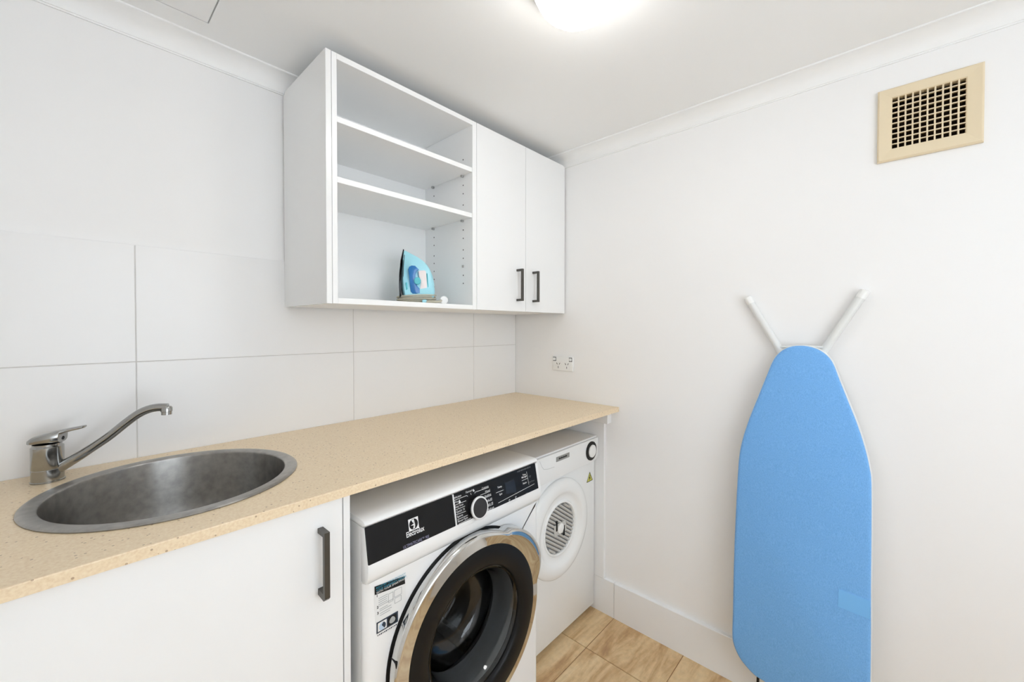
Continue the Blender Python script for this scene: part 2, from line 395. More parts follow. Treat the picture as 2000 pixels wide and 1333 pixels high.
# ------------------------------------------------------------------ power outlet
t = thing('power_outlet', 'white double power outlet on the wall above the worktop', 'power outlet', (0,-.3135,1.105))
py0, py1, pz0, pz1 = -.3735, -.2535, 1.0700, 1.1405
obj('plate', BX(-.0095, -.0003, py0, py1, pz0, pz1, bev=.003), 'plastic', t, True)
for yc in (-.2665, -.3605):
    sw = obj('switch', BX(-.0135, -.0094, yc-.007, yc+.007, 1.1195, 1.133, bev=.0015), 'plastic', t, True)
    obj('switch_gap', BX(-.0099, -.0095, yc-.009, yc+.009, 1.1165, 1.136), 'holedark', sw)
for yc in (-.2885, -.3385):
    bm = bmesh.new()
    for dy, dz, an in ((.0075,.006,30),(-.0075,.006,-30),(0,-.011,0)):
        c = Vector((-.0097, yc+dy, 1.098+dz)); a = radians(an); u = Vector((0,sin(a),cos(a)))*.005; w = Vector((0,cos(a),-sin(a)))*.0014
        bm.faces.new([bm.verts.new(c+p) for p in (u+w,u-w,-u-w,-u+w)])
    obj('pin_slot', bm, 'black', t)

# ------------------------------------------------------------------ wall cabinets
ZB, ZT, YC = 1.3477, 2.0510, -.3272
t = thing('wall_cabinet', 'open white wall cabinet with two shelves holding the iron', 'cabinet', (-.853,-.17,ZB))
obj('end_panel', prism([(YC,ZB),(-.0015,ZB),(-.0015,2.042),(-.011,2.0425),(-.013,ZT),(YC,ZT)], 0, -1.1413, -1.1262), 'gloss', t)
xl, xr = -1.1248, -.5812
yb = -.013
obj('side_panel', BX(xl, -1.1100, YC, yb, ZB, ZT, bev=.0006, seg=1), 'inside', t)
sp = obj('side_panel', BX(-.6012, xr, YC, yb, ZB, ZT, bev=.0006, seg=1), 'inside', t)
obj('top_panel', BX(-1.1099, -.6013, YC, yb, 2.0345, ZT, bev=.0006, seg=1), 'inside', t)
obj('bottom_panel', BX(-1.1099, -.6013, YC, yb, ZB, 1.3640, bev=.0006, seg=1), 'inside', t)
obj('back_panel', BX(-1.1099, -.6013, -.0300, -.0265, 1.3641, 2.0344), 'inside', t)
for a, b in ((1.8603,1.8768),(1.6905,1.7070)):
    s = obj('shelf', BX(-1.1092, -.6020, YC+.002, -.0303, a, b, bev=.0006, seg=1), 'inside', t)
    for x in (-.6070, -1.1042):
        for y in (-.274, -.090):
            obj('shelf_pin', BX(x-.0052, x+.0055 if x < -1 else x+.0056, y-.004, y+.004, a-.0085, a-.0003, bev=.0012), 'pin', s, True)
def hole_mesh():
    bm = bmesh.new(); vs = [bm.verts.new((0, .0027*cos(2*pi*k/10), .0027*sin(2*pi*k/10))) for k in range(10)]
    bm.faces.new(vs)
    bm2 = bm; bmesh.ops.solidify(bm2, geom=bm2.faces[:], thickness=.0003)
    return bm2
first = None
for col_y, zsl in ((-.274, (1.920,1.823,1.791,1.748,1.653,1.621,1.577,1.545,1.48,1.449)), (-.090, (1.822,1.652,1.619,1.576,1.545,1.512,1.479,1.448))):
    for z in zsl:
        if first is None:
            first = obj('pin_hole', hole_mesh(), 'holedark', sp); first.location = Vector((-.6016, col_y, z)) - root_loc(sp)
            first.data.transform(Matrix.Translation(root_loc(sp)))
        else:
            h = first.copy(); COL.objects.link(h); h.location = Vector((-.6016, col_y, z)) - root_loc(sp)
bm = BX(-.6045, -.6013, -.279, -.269, 1.509, 1.519, bev=.0015); obj('screw_cap', bm, 'pin', sp, True)

t = thing('wall_cabinet', 'closed white wall cabinet with two doors and bar handles', 'cabinet', (-.29,-.17,ZB))
cx0, cx1 = -.5802, -.0205
bm = bmesh.new(); ycar = YC+.018
box(bm, cx0, cx0+.015, ycar, yb, ZB, ZT-.0005); box(bm, cx1-.015, cx1, ycar, yb, ZB, ZT-.0005)
box(bm, cx0+.015, cx1-.015, ycar, yb, ZB, ZB+.016); box(bm, cx0+.015, cx1-.015, ycar, yb, ZT-.0165, ZT-.0005); box(bm, cx0+.015, cx1-.015, yb-.004, yb, ZB+.016, ZT-.0165)
obj('body', bm, 'inside', t)
xm = -.2975
for a, b in ((cx0+.0008, xm-.0010), (xm+.0010, cx1-.0004)):
    dr = obj('door', BX(a, b, YC, ycar-.0012, ZB, ZT, bev=.0009, seg=2), 'door', t)
    left = a < -.4
    hx = -.352 if left else -.2485
    bm = bmesh.new(); ho = .033
    prof = [(YC-.0002,1.3905),(YC-ho,1.3905),(YC-ho,1.5235),(YC-.0002,1.5235),(YC-.0002,1.5145),(YC-ho+.008,1.5145),(YC-ho+.008,1.3995),(YC-.0002,1.3995)]
    prism(prof, 0, hx-.005, hx+.005, bm=bm); obj('handle', bm, 'handle', dr)
obj('filler_strip', BX(-.0197, -.0062, YC+.004, YC+.02, ZB, 2.0505), 'door', t)

# ------------------------------------------------------------------ worktop, base cabinet
CZ, CB, CYF = .932, .9125, -.61
SX, SY, SR = -1.462, -.295, .2235
def worktop():
    bm = bmesh.new(); x0, x1, y0, y1 = SX-.285, SX+.285, CYF, -.0012
    angs = sorted(set([2*pi*k/72 for k in range(72)] + [math.atan2(y-SY, x-SX) % (2*pi) for x in (x0,x1) for y in (y0,y1)]))
    def hit(a):
        c, s = cos(a), sin(a); t = 1e9
        if c > 1e-9: t = min(t, (x1-SX)/c)
        if c < -1e-9: t = min(t, (x0-SX)/c)
        if s > 1e-9: t = min(t, (y1-SY)/s)
        if s < -1e-9: t = min(t, (y0-SY)/s)
        return SX+t*c, SY+t*s
    n = len(angs)
    R = {}
    for z in (CB, CZ):
        R[z] = ([bm.verts.new((SX+SR*cos(a), SY+SR*sin(a), z)) for a in angs], [bm.verts.new(hit(a)+(z,)) for a in angs])
        I, O = R[z]
        for k in range(n): bm.faces.new((I[k],O[k],O[(k+1)%n],I[(k+1)%n]))
    for k in range(n):
        bm.faces.new((R[CB][0][k],R[CZ][0][k],R[CZ][0][(k+1)%n],R[CB][0][(k+1)%n]))
        a, b = R[CZ][1][k], R[CZ][1][(k+1)%n]
        if (abs(a.co.y-y0) < 1e-6 and abs(b.co.y-y0) < 1e-6) or (abs(a.co.y-y1) < 1e-6 and abs(b.co.y-y1) < 1e-6):
            bm.faces.new((R[CB][1][k],R[CB][1][(k+1)%n],b,a))
    for xa, xb, cap in ((XL+.001, x0, 0), (x1, -.0012, 1)):
        v = box(bm, xa, xb, y0, y1, CB, CZ)
    bmesh.ops.remove_doubles(bm, verts=bm.verts, dist=1e-5)
    ed = [e for e in bm.edges if all(abs(v.co.y-y0) < 1e-6 and abs(v.co.z-CZ) < 1e-6 for v in e.verts)]
    inner = [f for f in bm.faces if all(abs(v.co.x-x0) < 1e-6 for v in f.verts) or all(abs(v.co.x-x1) < 1e-6 for v in f.verts)]
    bmesh.ops.delete(bm, geom=inner, context='FACES_ONLY')
    bmesh.ops.remove_doubles(bm, verts=bm.verts, dist=1e-5)
    ed = [e for e in bm.edges if all(abs(v.co.y-y0) < 1e-6 and abs(v.co.z-CZ) < 1e-6 for v in e.verts) and len(e.link_faces) == 2]
    bmesh.ops.bevel(bm, geom=ed, offset=.0018, segments=2, affect='EDGES', profile=.5)
    return bm
tag(obj('worktop', worktop(), 'stone', loc=(-.97,-.3,CB)), 'speckled beige stone worktop running along the tiled wall', 'worktop')

t = thing('base_cabinet', 'white base cabinet with bar handle under the sink', 'cabinet', (-1.58,-.3,0))
obj('side_panel', BX(-1.2238, -1.2088, -.6, -.02, 0, CB-.0005, bev=.0006, seg=1), 'door', t)
obj('side_panel', BX(XL+.002, XL+.017, -.58, -.02, 0, CB-.0005), 'inside', t)
obj('bottom_panel', BX(XL+.0175, -1.2243, -.58, -.02, .10, .116), 'inside', t)
obj('kickboard', BX(XL+.0175, -1.2243, -.555, -.54, 0, .0995), 'door', t)
for a, b in ((-1.7230, -1.2258), (XL+.003, -1.7250)):
    dr = obj('door', BX(a, b, -.6, -.5820, .103, CB-.0035, bev=.0009, seg=2), 'door', t)
    hx = -1.2735 if a > -1.8 else -1.78
    bm = bmesh.new(); yh = -.6; ho = .034; za, zb_ = .7180, .8600
    prism([(yh-.0002,za+.002),(yh-ho+.006,za),(yh-ho,za+.006),(yh-ho,zb_),(yh-.0002,zb_),(yh-.0002,zb_-.010),(yh-ho+.009,zb_-.010),(yh-ho+.009,za+.014),(yh-.0002,za+.015)], 0, hx-.0055, hx+.0055, bm=bm)
    obj('handle', bm, 'handle', dr)
# support panel and cleat on the right wall
t = thing('support_panel', 'white upright board fixed to the wall beside the dryer', 'panel', (-.009,-.3,.1565))
obj('panel', BX(-.0165, -.0006, -.545, -.03, .1568, .8555, bev=.0006, seg=1), 'board', t)
obj('cleat', BX(-.034, -.0006, -.572, -.03, .8565, .9115, bev=.001, seg=1), 'board', t)

# ------------------------------------------------------------------ sink, tap
t = thing('sink', 'round stainless steel sink bowl set into the worktop', 'sink', (SX,SY,.745))
prof = [(.2365,CZ+.0004),(.2372,CZ+.002),(.2345,CZ+.0042),(.230,CZ+.0048),(.214,CZ+.0036),(.2112,CZ+.0030),(.2100,CZ+.0016),(.2096,CZ-.0008),(.2093,CZ-.004),(.2075,CZ-.02),(.2040,CZ-.06),(.2000,CZ-.11),(.194,CZ-.145),(.182,CZ-.168),(.160,CZ-.180),(.12,CZ-.184),(.045,CZ-.187)]
obj('bowl', lathe(prof, (SX,SY), n=96), 'steel', t, True)
obj('drain', lathe([(.0452,CZ-.1868),(.042,CZ-.1835),(.036,CZ-.186),(.03,CZ-.196),(0,CZ-.198)], (SX,SY), n=40), 'tapchrome', t, True)

TX, TY = -1.663, -.074; ta = radians(25); TD = Vector((cos(ta), -sin(ta), 0)); TN = Vector((sin(ta), cos(ta), 0))
def tp(s, z, w=0): return Vector((TX,TY,0)) + TD*s + TN*w + Vector((0,0,z))
t = thing('sink_mixer_tap', 'chrome mixer tap with long angled spout beside the sink', 'tap', (TX,TY,CZ))
obj('body', lathe([(0,CZ+.0003),(.0275,CZ+.0003),(.0275,CZ+.003),(.0262,CZ+.004),(.0262,.9605),(.0256,.9612),(.0256,.9622),(.0262,.963),(.0262,1.0105),(.0235,1.0135),(.0235,1.0175),(0,1.0175)], (TX,TY), n=48), 'tapchrome', t, True)
bm = bmesh.new(); rings = []
for s, hw, zl, zh in ((-.0295,.007,1.0185,1.0240),(-.026,.0165,1.0180,1.0300),(-.018,.0235,1.0178,1.0360),(-.006,.0268,1.0178,1.0405),(.008,.0262,1.0178,1.0440),(.018,.0225,1.0180,1.0460),(.0262,.0185,1.0190,1.0472),(.0275,.0170,1.0370,1.0474),(.036,.0135,1.0400,1.0488),(.047,.0115,1.0430,1.0502),(.058,.0110,1.0450,1.0520),(.0640,.0088,1.0470,1.0526),(.0665,.004,1.0490,1.0522)):
    rings.append([bm.verts.new(tp(s, (zl+zh)/2+(zh-zl)/2*math.copysign(abs(sin(a))**.6, sin(a)), hw*math.copysign(abs(cos(a))**.8, cos(a)))) for a in [2*pi*k/20 for k in range(20)]])
for A, B in zip(rings, rings[1:]):
    for k in range(20): bm.faces.new((A[k],A[(k+1)%20],B[(k+1)%20],B[k]))
bm.faces.new(rings[0][::-1]); bm.faces.new(rings[-1])
lv = obj('lever', bm, 'tapchrome', t, True)
bm = lathe([(0,-1),(.0042,-1),(.0042,1),(0,1)], (0,0), n=14)
for v in bm.verts:
    v.co = tp(.0262 + (v.co.z*.0012), 1.0275+v.co.y, v.co.x)
obj('screw_hole', bm, 'black', lv)
path = smoothpath([tp(.012,.9545), tp(.030,.9660), tp(.0588,.9853), tp(.1049,1.0200), tp(.1382,1.0505), tp(.1600,1.0690), tp(.1790,1.0795), tp(.1980,1.0838), tp(.2200,1.0830)], 5)
spt = obj('spout', tube(path, [.0125 - .003*min(1, k/12) for k in range(len(path))], 16), 'tapchrome', t, True)
e0 = tp(.2175, 0)
obj('aerator', lathe([(0,1.0860),(.0095,1.0855),(.0118,1.0820),(.0118,1.0735),(.0106,1.0728),(.0106,1.0655),(.0085,1.0650),(0,1.0655)], (e0.x,e0.y), n=24), 'tapchrome', spt, True)

# ------------------------------------------------------------------ washing machine
WX0, WX1, WYF = -1.192, -.592, -.635
WCX, WCZ = -.886, .463
wm = thing('washing_machine', 'white front-loading washing machine with chrome-ringed door', 'washing machine', (-.892,-.33,0))
bm = bmesh.new(); q = .012
box(bm, WX0, WX0+q, -.6143, -.03, .02, .837); box(bm, WX1-q, WX1, -.615, -.03, .02, .837); box(bm, WX0+q, WX1-q, -.03-q, -.03, .02, .837); box(bm, WX0+q, WX1-q, -.615, -.03-q, .02, .03)
obj('cabinet', bm, 'enamel', wm)
for x in (WX0+.05, WX1-.05):
    for y in (-.56, -.09): obj('foot', lathe([(0,0),(.02,0),(.02,.006),(.012,.008),(.012,.02),(0,.02)], (x,y), n=20), 'black', wm, True)
obj('lid', prism([(-.03,.8375),(-.622,.8375),(-.631,.8405),(-.6335,.8445),(-.631,.8490),(-.622,.8525),(-.60,.853),(-.03,.853)], 0, WX0, WX1, bev=.003), 'lidtop', wm, True)
def front_panel():
    x0, x1, z0, z1, r, yf, yk = WX0, WX1, .02, .7135, .186, WYF, -.616
    bm = bmesh.new()
    angs = sorted(set([2*pi*k/72 for k in range(72)] + [math.atan2(z-WCZ, x-WCX) % (2*pi) for x in (x0,x1) for z in (z0,z1)]))
    def hit(a):
        c, s = cos(a), sin(a); t = 1e9
        if c > 1e-9: t = min(t, (x1-WCX)/c)
        if c < -1e-9: t = min(t, (x0-WCX)/c)
        if s > 1e-9: t = min(t, (z1-WCZ)/s)
        if s < -1e-9: t = min(t, (z0-WCZ)/s)
        return WCX+t*c, WCZ+t*s
    n = len(angs); L = []
    for y in (yf, yk):
        I = [bm.verts.new((WCX+r*cos(a), y, WCZ+r*sin(a))) for a in angs]; O = [bm.verts.new((hit(a)[0], y, hit(a)[1])) for a in angs]
        L.append((I,O))
        for k in range(n): bm.faces.new((I[k],O[k],O[(k+1)%n],I[(k+1)%n]))
    for w in (0,1):
        for k in range(n): bm.faces.new((L[0][w][k],L[1][w][k],L[1][w][(k+1)%n],L[0][w][(k+1)%n]))
    ed = [e for e in bm.edges if all(abs(v.co.y-yf) < 1e-6 for v in e.verts) and (all(abs(v.co.x-x0) < 1e-6 for v in e.verts) or all(abs(v.co.x-x1) < 1e-6 for v in e.verts))]
    bmesh.ops.recalc_face_normals(bm, faces=bm.faces)
    bmesh.ops.bevel(bm, geom=ed, offset=.014, segments=4, affect='EDGES', profile=.5)
    return bm
fpan = obj('front_panel', front_panel(), 'enamel', wm, True)
# fascia (white) with the slanted black control panel
FP = [(-.6145,.7145),(-.634,.7145),(-.640,.718),(-.6455,.730),(-.6475,.745),(-.6470,.7595),(-.6315,.8370),(-.6145,.8370)]
fas = obj('fascia', prism(FP, 0, WX0, WX1, bev=.0015), 'enamel', wm, True)
pb, pt = Vector((0,-.6480,.7620)), Vector((0,-.6330,.8395))   # lower and upper edge of the black face (y,z)
PUP = (pt-pb).normalized(); PN = Vector((1,0,0)).cross(PUP)
def pp(u, v):
    """photo pixel -> point on the slanted panel face"""
    r = FW + RT*((u-CXP)/F_PX) + UP*((CYP-v)/F_PX); tt = ((pb-CAM).dot(PN))/(r.dot(PN)); return CAM + r*tt
def slanted(x0, x1, f0, f1, th, m, name, par, bev=.0008, back=.0035):
    a = pb + PUP*((pt-pb).length*f0); b = pb + PUP*((pt-pb).length*f1)
    P = [a + PN*(-back), a + PN*th, b + PN*th, b + PN*(-back)]
    return obj(name, prism([(p.y,p.z) for p in P], 0, x0, x1, bev=bev, seg=2), m, par)
pan = slanted(WX0+.0005, -.9475, 0, 1, 0, 'glassblack', 'drawer_front', wm, .002)
pan2 = slanted(-.9425, WX1-.0125, 0, 1, 0, 'glassblack', 'control_panel', wm, .002)
slanted(-.9472, -.9428, 0, 1, .0003, 'print', 'divider', wm)
bm = bmesh.new()
text_into(bm, 'Electrolux', pp(793.5,1051.5), (1,0,0), PUP, .0122, bold=.0002, sy=1.4)
# emblem: white square with a cut disc of three blades
c = pp(807.5,1024); hs = .0138
def pl(x, y): return c + Vector((1,0,0))*x + PUP*y
def ring_sq(r, n=48):
    for k in range(n):
        a0, a1 = 2*pi*k/n, 2*pi*(k+1)/n
        def sq(a):
            m_ = max(abs(cos(a)), abs(sin(a))); return (hs*cos(a)/m_, hs*sin(a)/m_)
        poly_into(bm, [pl(r*cos(a0), r*sin(a0)), pl(*sq(a0)), pl(*sq(a1)), pl(r*cos(a1), r*sin(a1))], PN)
ring_sq(.0120)

for A in ((.2,.0), (-.9,.55), (-.9,-.55)):
    pass
poly_into(bm, [pl(0,.0010), pl(-.0052,.0098), pl(.0,.0112), pl(.0022,.0106)], PN)
poly_into(bm, [pl(-.0085,-.0015), pl(.0012,.0010), pl(.0022,.0106), pl(.0040,-.0040), pl(.0024,-.0104), pl(-.0006,-.0030)], PN)
poly_into(bm, [pl(.0005,-.0032), pl(.0024,-.0104), pl(-.0030,-.0104)], PN)
obj('logo_lettering', bm, 'print', pan)
bm = bmesh.new(); text_into(bm, 'ULTIMATECARE\u2122 900', pp(787.5,1073), (1,0,0), PUP, .0074, sy=1.25)
obj('model_lettering', bm, 'blueprint', pan)
# programme print
bm = bmesh.new(); FS = .0078; X1 = (1,0,0)
for s, u, v in (('Delicates',884.3,976.2),('Wool',886.8,984.8),('Easy Iron',888.4,993.8),('Quick 15',891.2,1003.2),('Sports',892.6,1012.6),('Rinse+Spin',894.2,1021.6),('Spin',896.5,1032)):
    text_into(bm, s, pp(u,v), X1, PUP, FS)
text_into(bm, 'Favourite', pp(909.6,964.6), X1, PUP, FS)
for s, u, v in (('Cottons',954,951.6),('Mixed',957,959.2),('Bedding',959,967),('Daily 60',961,976),('Fast Wash 40',963,984),('Steam Refresh',965,992.8),('Tub Clean',966,1002.8)):
    text_into(bm, s, pp(u,v), X1, PUP, FS, align='RIGHT')
for c_, k in ((pp(897.6,980.5),.0048),(pp(925,958.5),.0036)):
    poly_into(bm, [c_+PUP*k*1.2, c_+Vector((-k*.8,0,0))-PUP*k*.4, c_-PUP*k, c_+Vector((k*.8,0,0))-PUP*k*.4], PN)
for s, u, v in (('Temp.',971.6,955),('Spin',975.2,968.4),('Time',1020.5,930.5),('Manager',1018.6,935.4),('Steam',1021,947)):
    text_into(bm, s, pp(u,v), X1, PUP, FS*.95, bold=.0001)
for s, u, v in (('Vapour Refresh',989.5,987.4),('Delay',1005.2,979.6),('Extra',1016.2,973.6),('Soft',1027.6,966.8)):
    text_into(bm, s, pp(u,v), X1, PUP, FS*.8)
for u, v in ((995,978),(1007.5,972)):
    c_ = pp(u,v); rr = .0032
    for k in range(10): 
        a0, a1 = 2*pi*k/12, 2*pi*(k+1)/12
        poly_into(bm, [c_+Vector((rr*cos(a),0,0))*f+PUP*(rr*sin(a)*f) for a, f in ((a0,1),(a1,1),(a1,.62),(a0,.62))], PN)
obj('program_lettering', bm, 'print', pan2)
bm = bmesh.new(); text_into(bm, 'Start/Pause', pp(1033,944), X1, PUP, FS*.75); 
for k in range(14): c_ = pp(1010+k*1.9, 922.2-k*.72); strip_into(bm, [c_, c_+Vector((.0022,0,0))], .003+.001*(k%3), PUP, PN)
for k, rr in enumerate((.002,.0045,.007)):
    c_ = pp(1035.5,934)
    strip_into(bm, [c_+Vector((rr*cos(a),0,0))+PUP*rr*sin(a) for a in [pi*.25+pi*.5*i/5 for i in range(6)]], .0008, PUP, PN)
obj('dim_lettering', bm, 'dimprint', pan2)
bm = bmesh.new()
for L_ in ([(885.6,978.6),(911,968.6),(913.5,970)],[(887.9,987.6),(910,978.6)],[(889.8,996.6),(908,989)],[(891.3,1006),(909.6,998.9)],[(893,1015.8),(913.4,1006.8)],[(895,1024.8),(919.8,1012.4)],[(897,1034.5),(926,1020.8),(927.8,1013.5)],
           [(927,964.5),(927.4,962),(954,952.6)],[(937.8,967.8),(957,960.2)],[(946,973.4),(959,968)],[(947.5,981.6),(961,977)],[(948.6,991.8),(962.9,985.2)],[(946,1001.5),(965,993.8)],[(935,1011),(935.9,1016.5),(965.9,1003.8)],[(919,963.6),(920,967)],
           [(968.6,963.4),(983,957.6)],[(973,983),(1043.6,945.5)],[(1019,939.8),(1030.5,934.5)],[(1028,921.8),(1032.8,947)]):
    strip_into(bm, [pp(*p) for p in L_], .0011, PUP, PN)
obj('printed_lines', bm, 'print', pan2)
bm = bmesh.new(); poly_into(bm, [pp(985,944.5),pp(1004,936.8),pp(1008,961),pp(989,966)], PN, .0004); obj('display', bm, 'display', pan2)
# dial
kc = pp(931,991.5); kr = .0285
def along(prof, c, n_, m, name, par, N=48):
    bm = lathe(prof, (0,0), n=N); ux = Vector((1,0,0)); uy = PUP
    for v in bm.verts: v.co = c + ux*v.co.x + uy*v.co.y + n_*v.co.z
    return obj(name, bm, m, par, True)
kn = along([(kr*1.02,0),(kr*1.02,.012),(kr*.96,.0155),(0,.0155)], kc, PN, 'display', 'dial', pan2)
along([(kr*1.045,.0105),(kr*1.05,.0145),(kr*.96,.0165),(kr*.90,.0160),(kr*.90,.0145)], kc, PN, 'print', 'dial_ring', kn)
# door
def bumpmod(t, r):
    if r < .235: return 1
    d = math.degrees(t); 
    if d > 180: d -= 360
    w = 0
    if 8 < d < 66:
        w = sin(pi*(d-8)/58)**.7
    return 1 + .105*w*min(1, (r-.235)/.015)
bm = lathe([(.236,WYF+.001),(.2515,WYF-.002),(.2555,WYF-.010),(.2545,WYF-.024),(.2515,WYF-.0310),(.2490,WYF-.0335),(.2470,WYF-.0342),(.2440,WYF-.0346),(.234,WYF-.0368),(.2225,WYF-.0392),(.2225,WYF-.022)], (WCX,WCZ), 'y', 120, rmod=bumpmod)
for v in bm.verts:
    rr_ = math.hypot(v.co.x-WCX, v.co.z-WCZ); d_ = math.degrees(math.atan2(v.co.z-WCZ, v.co.x-WCX))
    if 4 < d_ < 88 and v.co.y < WYF-.02 and rr_ > .226: v.co.y -= .017*min(1, 1.5*sin(pi*(d_-4)/84))*min(1, (rr_-.2225)/.024)
dd = obj('door_ring', bm, 'chrome', wm, True)
obj('door_seal', lathe([(.2585,WYF-.0006),(.2585,WYF-.003),(.250,WYF-.005),(.236,WYF-.005),(.236,WYF-.0006)], (WCX,WCZ), 'y', 96), 'blackring', dd, True)
obj('door_trim', lathe([(.2223,WYF-.024),(.2223,WYF-.0396),(.219,WYF-.0405),(.195,WYF-.0415),(.172,WYF-.0405),(.1645,WYF-.0360),(.161,WYF-.026),(.160,WYF-.014),(.2223,WYF-.014)], (WCX,WCZ), 'y', 96, closed=True), 'blackring', dd, True)
go = [(.1598,WYF-.030),(.152,WYF-.018),(.143,WYF+.01),(.136,WYF+.05),(.126,WYF+.085),(.112,WYF+.098),(.08,WYF+.104),(0,WYF+.106)]
gi = [(.1558,WYF-.030),(.148,WYF-.017),(.139,WYF+.01),(.132,WYF+.048),(.122,WYF+.081),(.109,WYF+.0935),(.08,WYF+.0995),(0,WYF+.1015)]
bm = lathe(go + [], (WCX,WCZ), 'y', 80); lathe(gi, (WCX,WCZ), 'y', 80, bm=bm); lathe([go[0], gi[0]], (WCX,WCZ), 'y', 80, bm=bm)
bmesh.ops.remove_doubles(bm, verts=bm.verts, dist=1e-5)
obj('door_glass', bm, 'glass', dd, True)
obj('glass_reflection_band', lathe([(.1600,WYF-.013),(.1525,WYF+.012),(.1420,WYF+.054),(.1445,WYF+.056),(.1560,WYF+.012),(.1640,WYF-.013)], (WCX,WCZ), 'y', 80, closed=True), 'bowlglint', dd, True)  # added grey ring imitates light reflected in the glass bowl's wall
hp = pix(775,1305,1,WYF-.022)
obj('hinge', BX(hp.x-.006, hp.x+.008, WYF-.030, WYF-.002, hp.z-.02, hp.z+.02, bev=.002), 'blackring', dd, True)
obj('gasket', lathe([(.1858,-.630),(.190,-.600),(.192,-.560),(.178,-.548),(.166,-.552),(.165,-.560),(.180,-.566),(.1835,-.600),(.1790,-.628)], (WCX,WCZ), 'y', 72, closed=True), 'gasket', wm, True)
bm = lathe([(.168,-.545),(.172,-.540),(.245,-.530),(.252,-.520),(.252,-.17),(.235,-.155),(.10,-.150),(0,-.150)], (WCX,WCZ), 'y', 72)
drum = obj('drum', bm, 'drum', wm, True)
bm = bmesh.new()
for ring_i in range(1, 8):
    rr = ring_i*.031; nn = max(6, int(2*pi*rr/.034))
    for k in range(nn):
        a = 2*pi*k/nn + ring_i*.3; c_ = (WCX+rr*cos(a), WCZ+rr*sin(a))
        lathe([(.011,-.1515),(.009,-.156),(.005,-.158),(0,-.158)], c_, 'y', 6, bm=bm)
obj('drum_bosses', bm, 'drum', drum, True)
for k in range(3):
    a = radians(60+120*k); c_, s_ = cos(a), sin(a)
    P = [(.252,-.022),(.215,-.010),(.208,0),(.215,.010),(.252,.022)]
    obj('lifter', prism([(WCX+r*c_-w*s_, WCZ+r*s_+w*c_) for r, w in P], 1, -.50, -.20), 'gasket', drum, True)
# stickers on the front panel
SN = Vector((0,-1,0)); SYP = WYF-.0003
def sp_(u, v): return pix(u, v, 1, SYP)
bm = bmesh.new(); poly_into(bm, [sp_(729.5,1146),sp_(791,1124.5),sp_(794,1182),sp_(779,1195),sp_(779,1226),sp_(735,1243)], SN, .0003); 
stk = obj('sticker', bm, 'paper', fpan)
bm = bmesh.new(); poly_into(bm, [sp_(731,1146.5),sp_(790,1125.5),sp_(791,1140.5),sp_(731.5,1163)], SN, .0008); obj('sticker_header', bm, 'black', stk)
Zu = (0,0,1)
bm = bmesh.new(); text_into(bm, 'REGISTER YOUR PRODUCT', sp_(733.8,1151.5), X1, Zu, .0062, lift=.0014); text_into(bm, 'YOUR WARRANTY ONLINE', sp_(734.2,1156.8), X1, Zu, .0062, lift=.0014); obj('sticker_lettering', bm, 'teal', stk)
bm = bmesh.new(); text_into(bm, 'WITH YOUR SMARTPHONE', sp_(734.4,1161.2), X1, Zu, .0066, lift=.0014); obj('sticker_lettering', bm, 'print', stk)
bm = bmesh.new()
for s, u, v in (('1',734.5,1167.5),('2',735.8,1190),('3',736.2,1201.5)): text_into(bm, s, sp_(u,v), X1, Zu, .008, lift=.0008, bold=.0003)
obj('sticker_numbers', bm, 'black', stk)
bm = bmesh.new()
for k, (u0,u1,v) in enumerate([(739,757,1170),(739,756,1174),(739,755,1178),(739,756,1182),(740,768,1185),(741,757,1191),(741,764,1194.5),(742,765,1199),(742,762,1203)]):
    a, b = sp_(u0,v), sp_(u1,v); b.z = a.z; strip_into(bm, [a,b], .0014, Zu, SN, .0008)
for u, v, w_, h_ in ((763,1167,.012,.02),(777,1157,.019,.016),(777,1171,.017,.012)):
    c_ = sp_(u,v); R_ = [c_+Vector((x,0,z)) for x, z in ((-w_/2,-h_/2),(w_/2,-h_/2),(w_/2,h_/2),(-w_/2,h_/2),(-w_/2,-h_/2))]
    strip_into(bm, R_, .0011, Zu, SN, .0008)
obj('sticker_lines', bm, 'greyprint', stk)
a, b = sp_(735,1219.5), sp_(777.5,1215); c0, c1 = sp_(735,1213), sp_(777,1197.5)
x0, x1 = c0.x, c1.x; z1 = (c0.z+c1.z)/2; z0 = z1-.0255
def rect(m, name, x0, x1, z0, z1, l):
    bm = bmesh.new(); poly_into(bm, [Vector((x,SYP,z)) for x, z in ((x0,z0),(x1,z0),(x1,z1),(x0,z1))], SN, l); return obj(name, bm, m, stk)
rect('navy','sticker_picture',x0,x1,z0,z1,.0008); xm_ = x0+(x1-x0)*.48
rect('paper','sticker_picture',x0+.003,xm_-.001,z0+.003,z1-.003,.0011); rect('black','sticker_picture',xm_+.002,x1-.004,z0+.003,z1-.003,.0011)
bm = bmesh.new(); c_ = Vector(((x0+xm_)/2+.001,SYP,(z0+z1)/2-.001)); poly_into(bm, [c_+Vector((.0085*cos(a),0,.0085*sin(a))) for a in [2*pi*k/24 for k in range(24)]], SN, .0014); obj('sticker_picture', bm, 'bluepic', stk)
bm = bmesh.new(); poly_into(bm, [c_+Vector((.0085*cos(a),0,.0085*sin(a))) for a in [-.9+2.2*k/14 for k in range(15)]]+[c_+Vector((-.002,0,.003))], SN, .0017); obj('sticker_picture', bm, 'navy', stk)
bm = bmesh.new(); c_ = Vector(((xm_+x1)/2-.001,SYP,(z0+z1)/2)); poly_into(bm, [c_+Vector((.0075*cos(a)*(1-.25*sin(a)),0,.0075*sin(a))) for a in [2*pi*k/20 for k in range(20)]], SN, .0014); obj('sticker_picture', bm, 'greyprint', stk)
bm = bmesh.new(); 
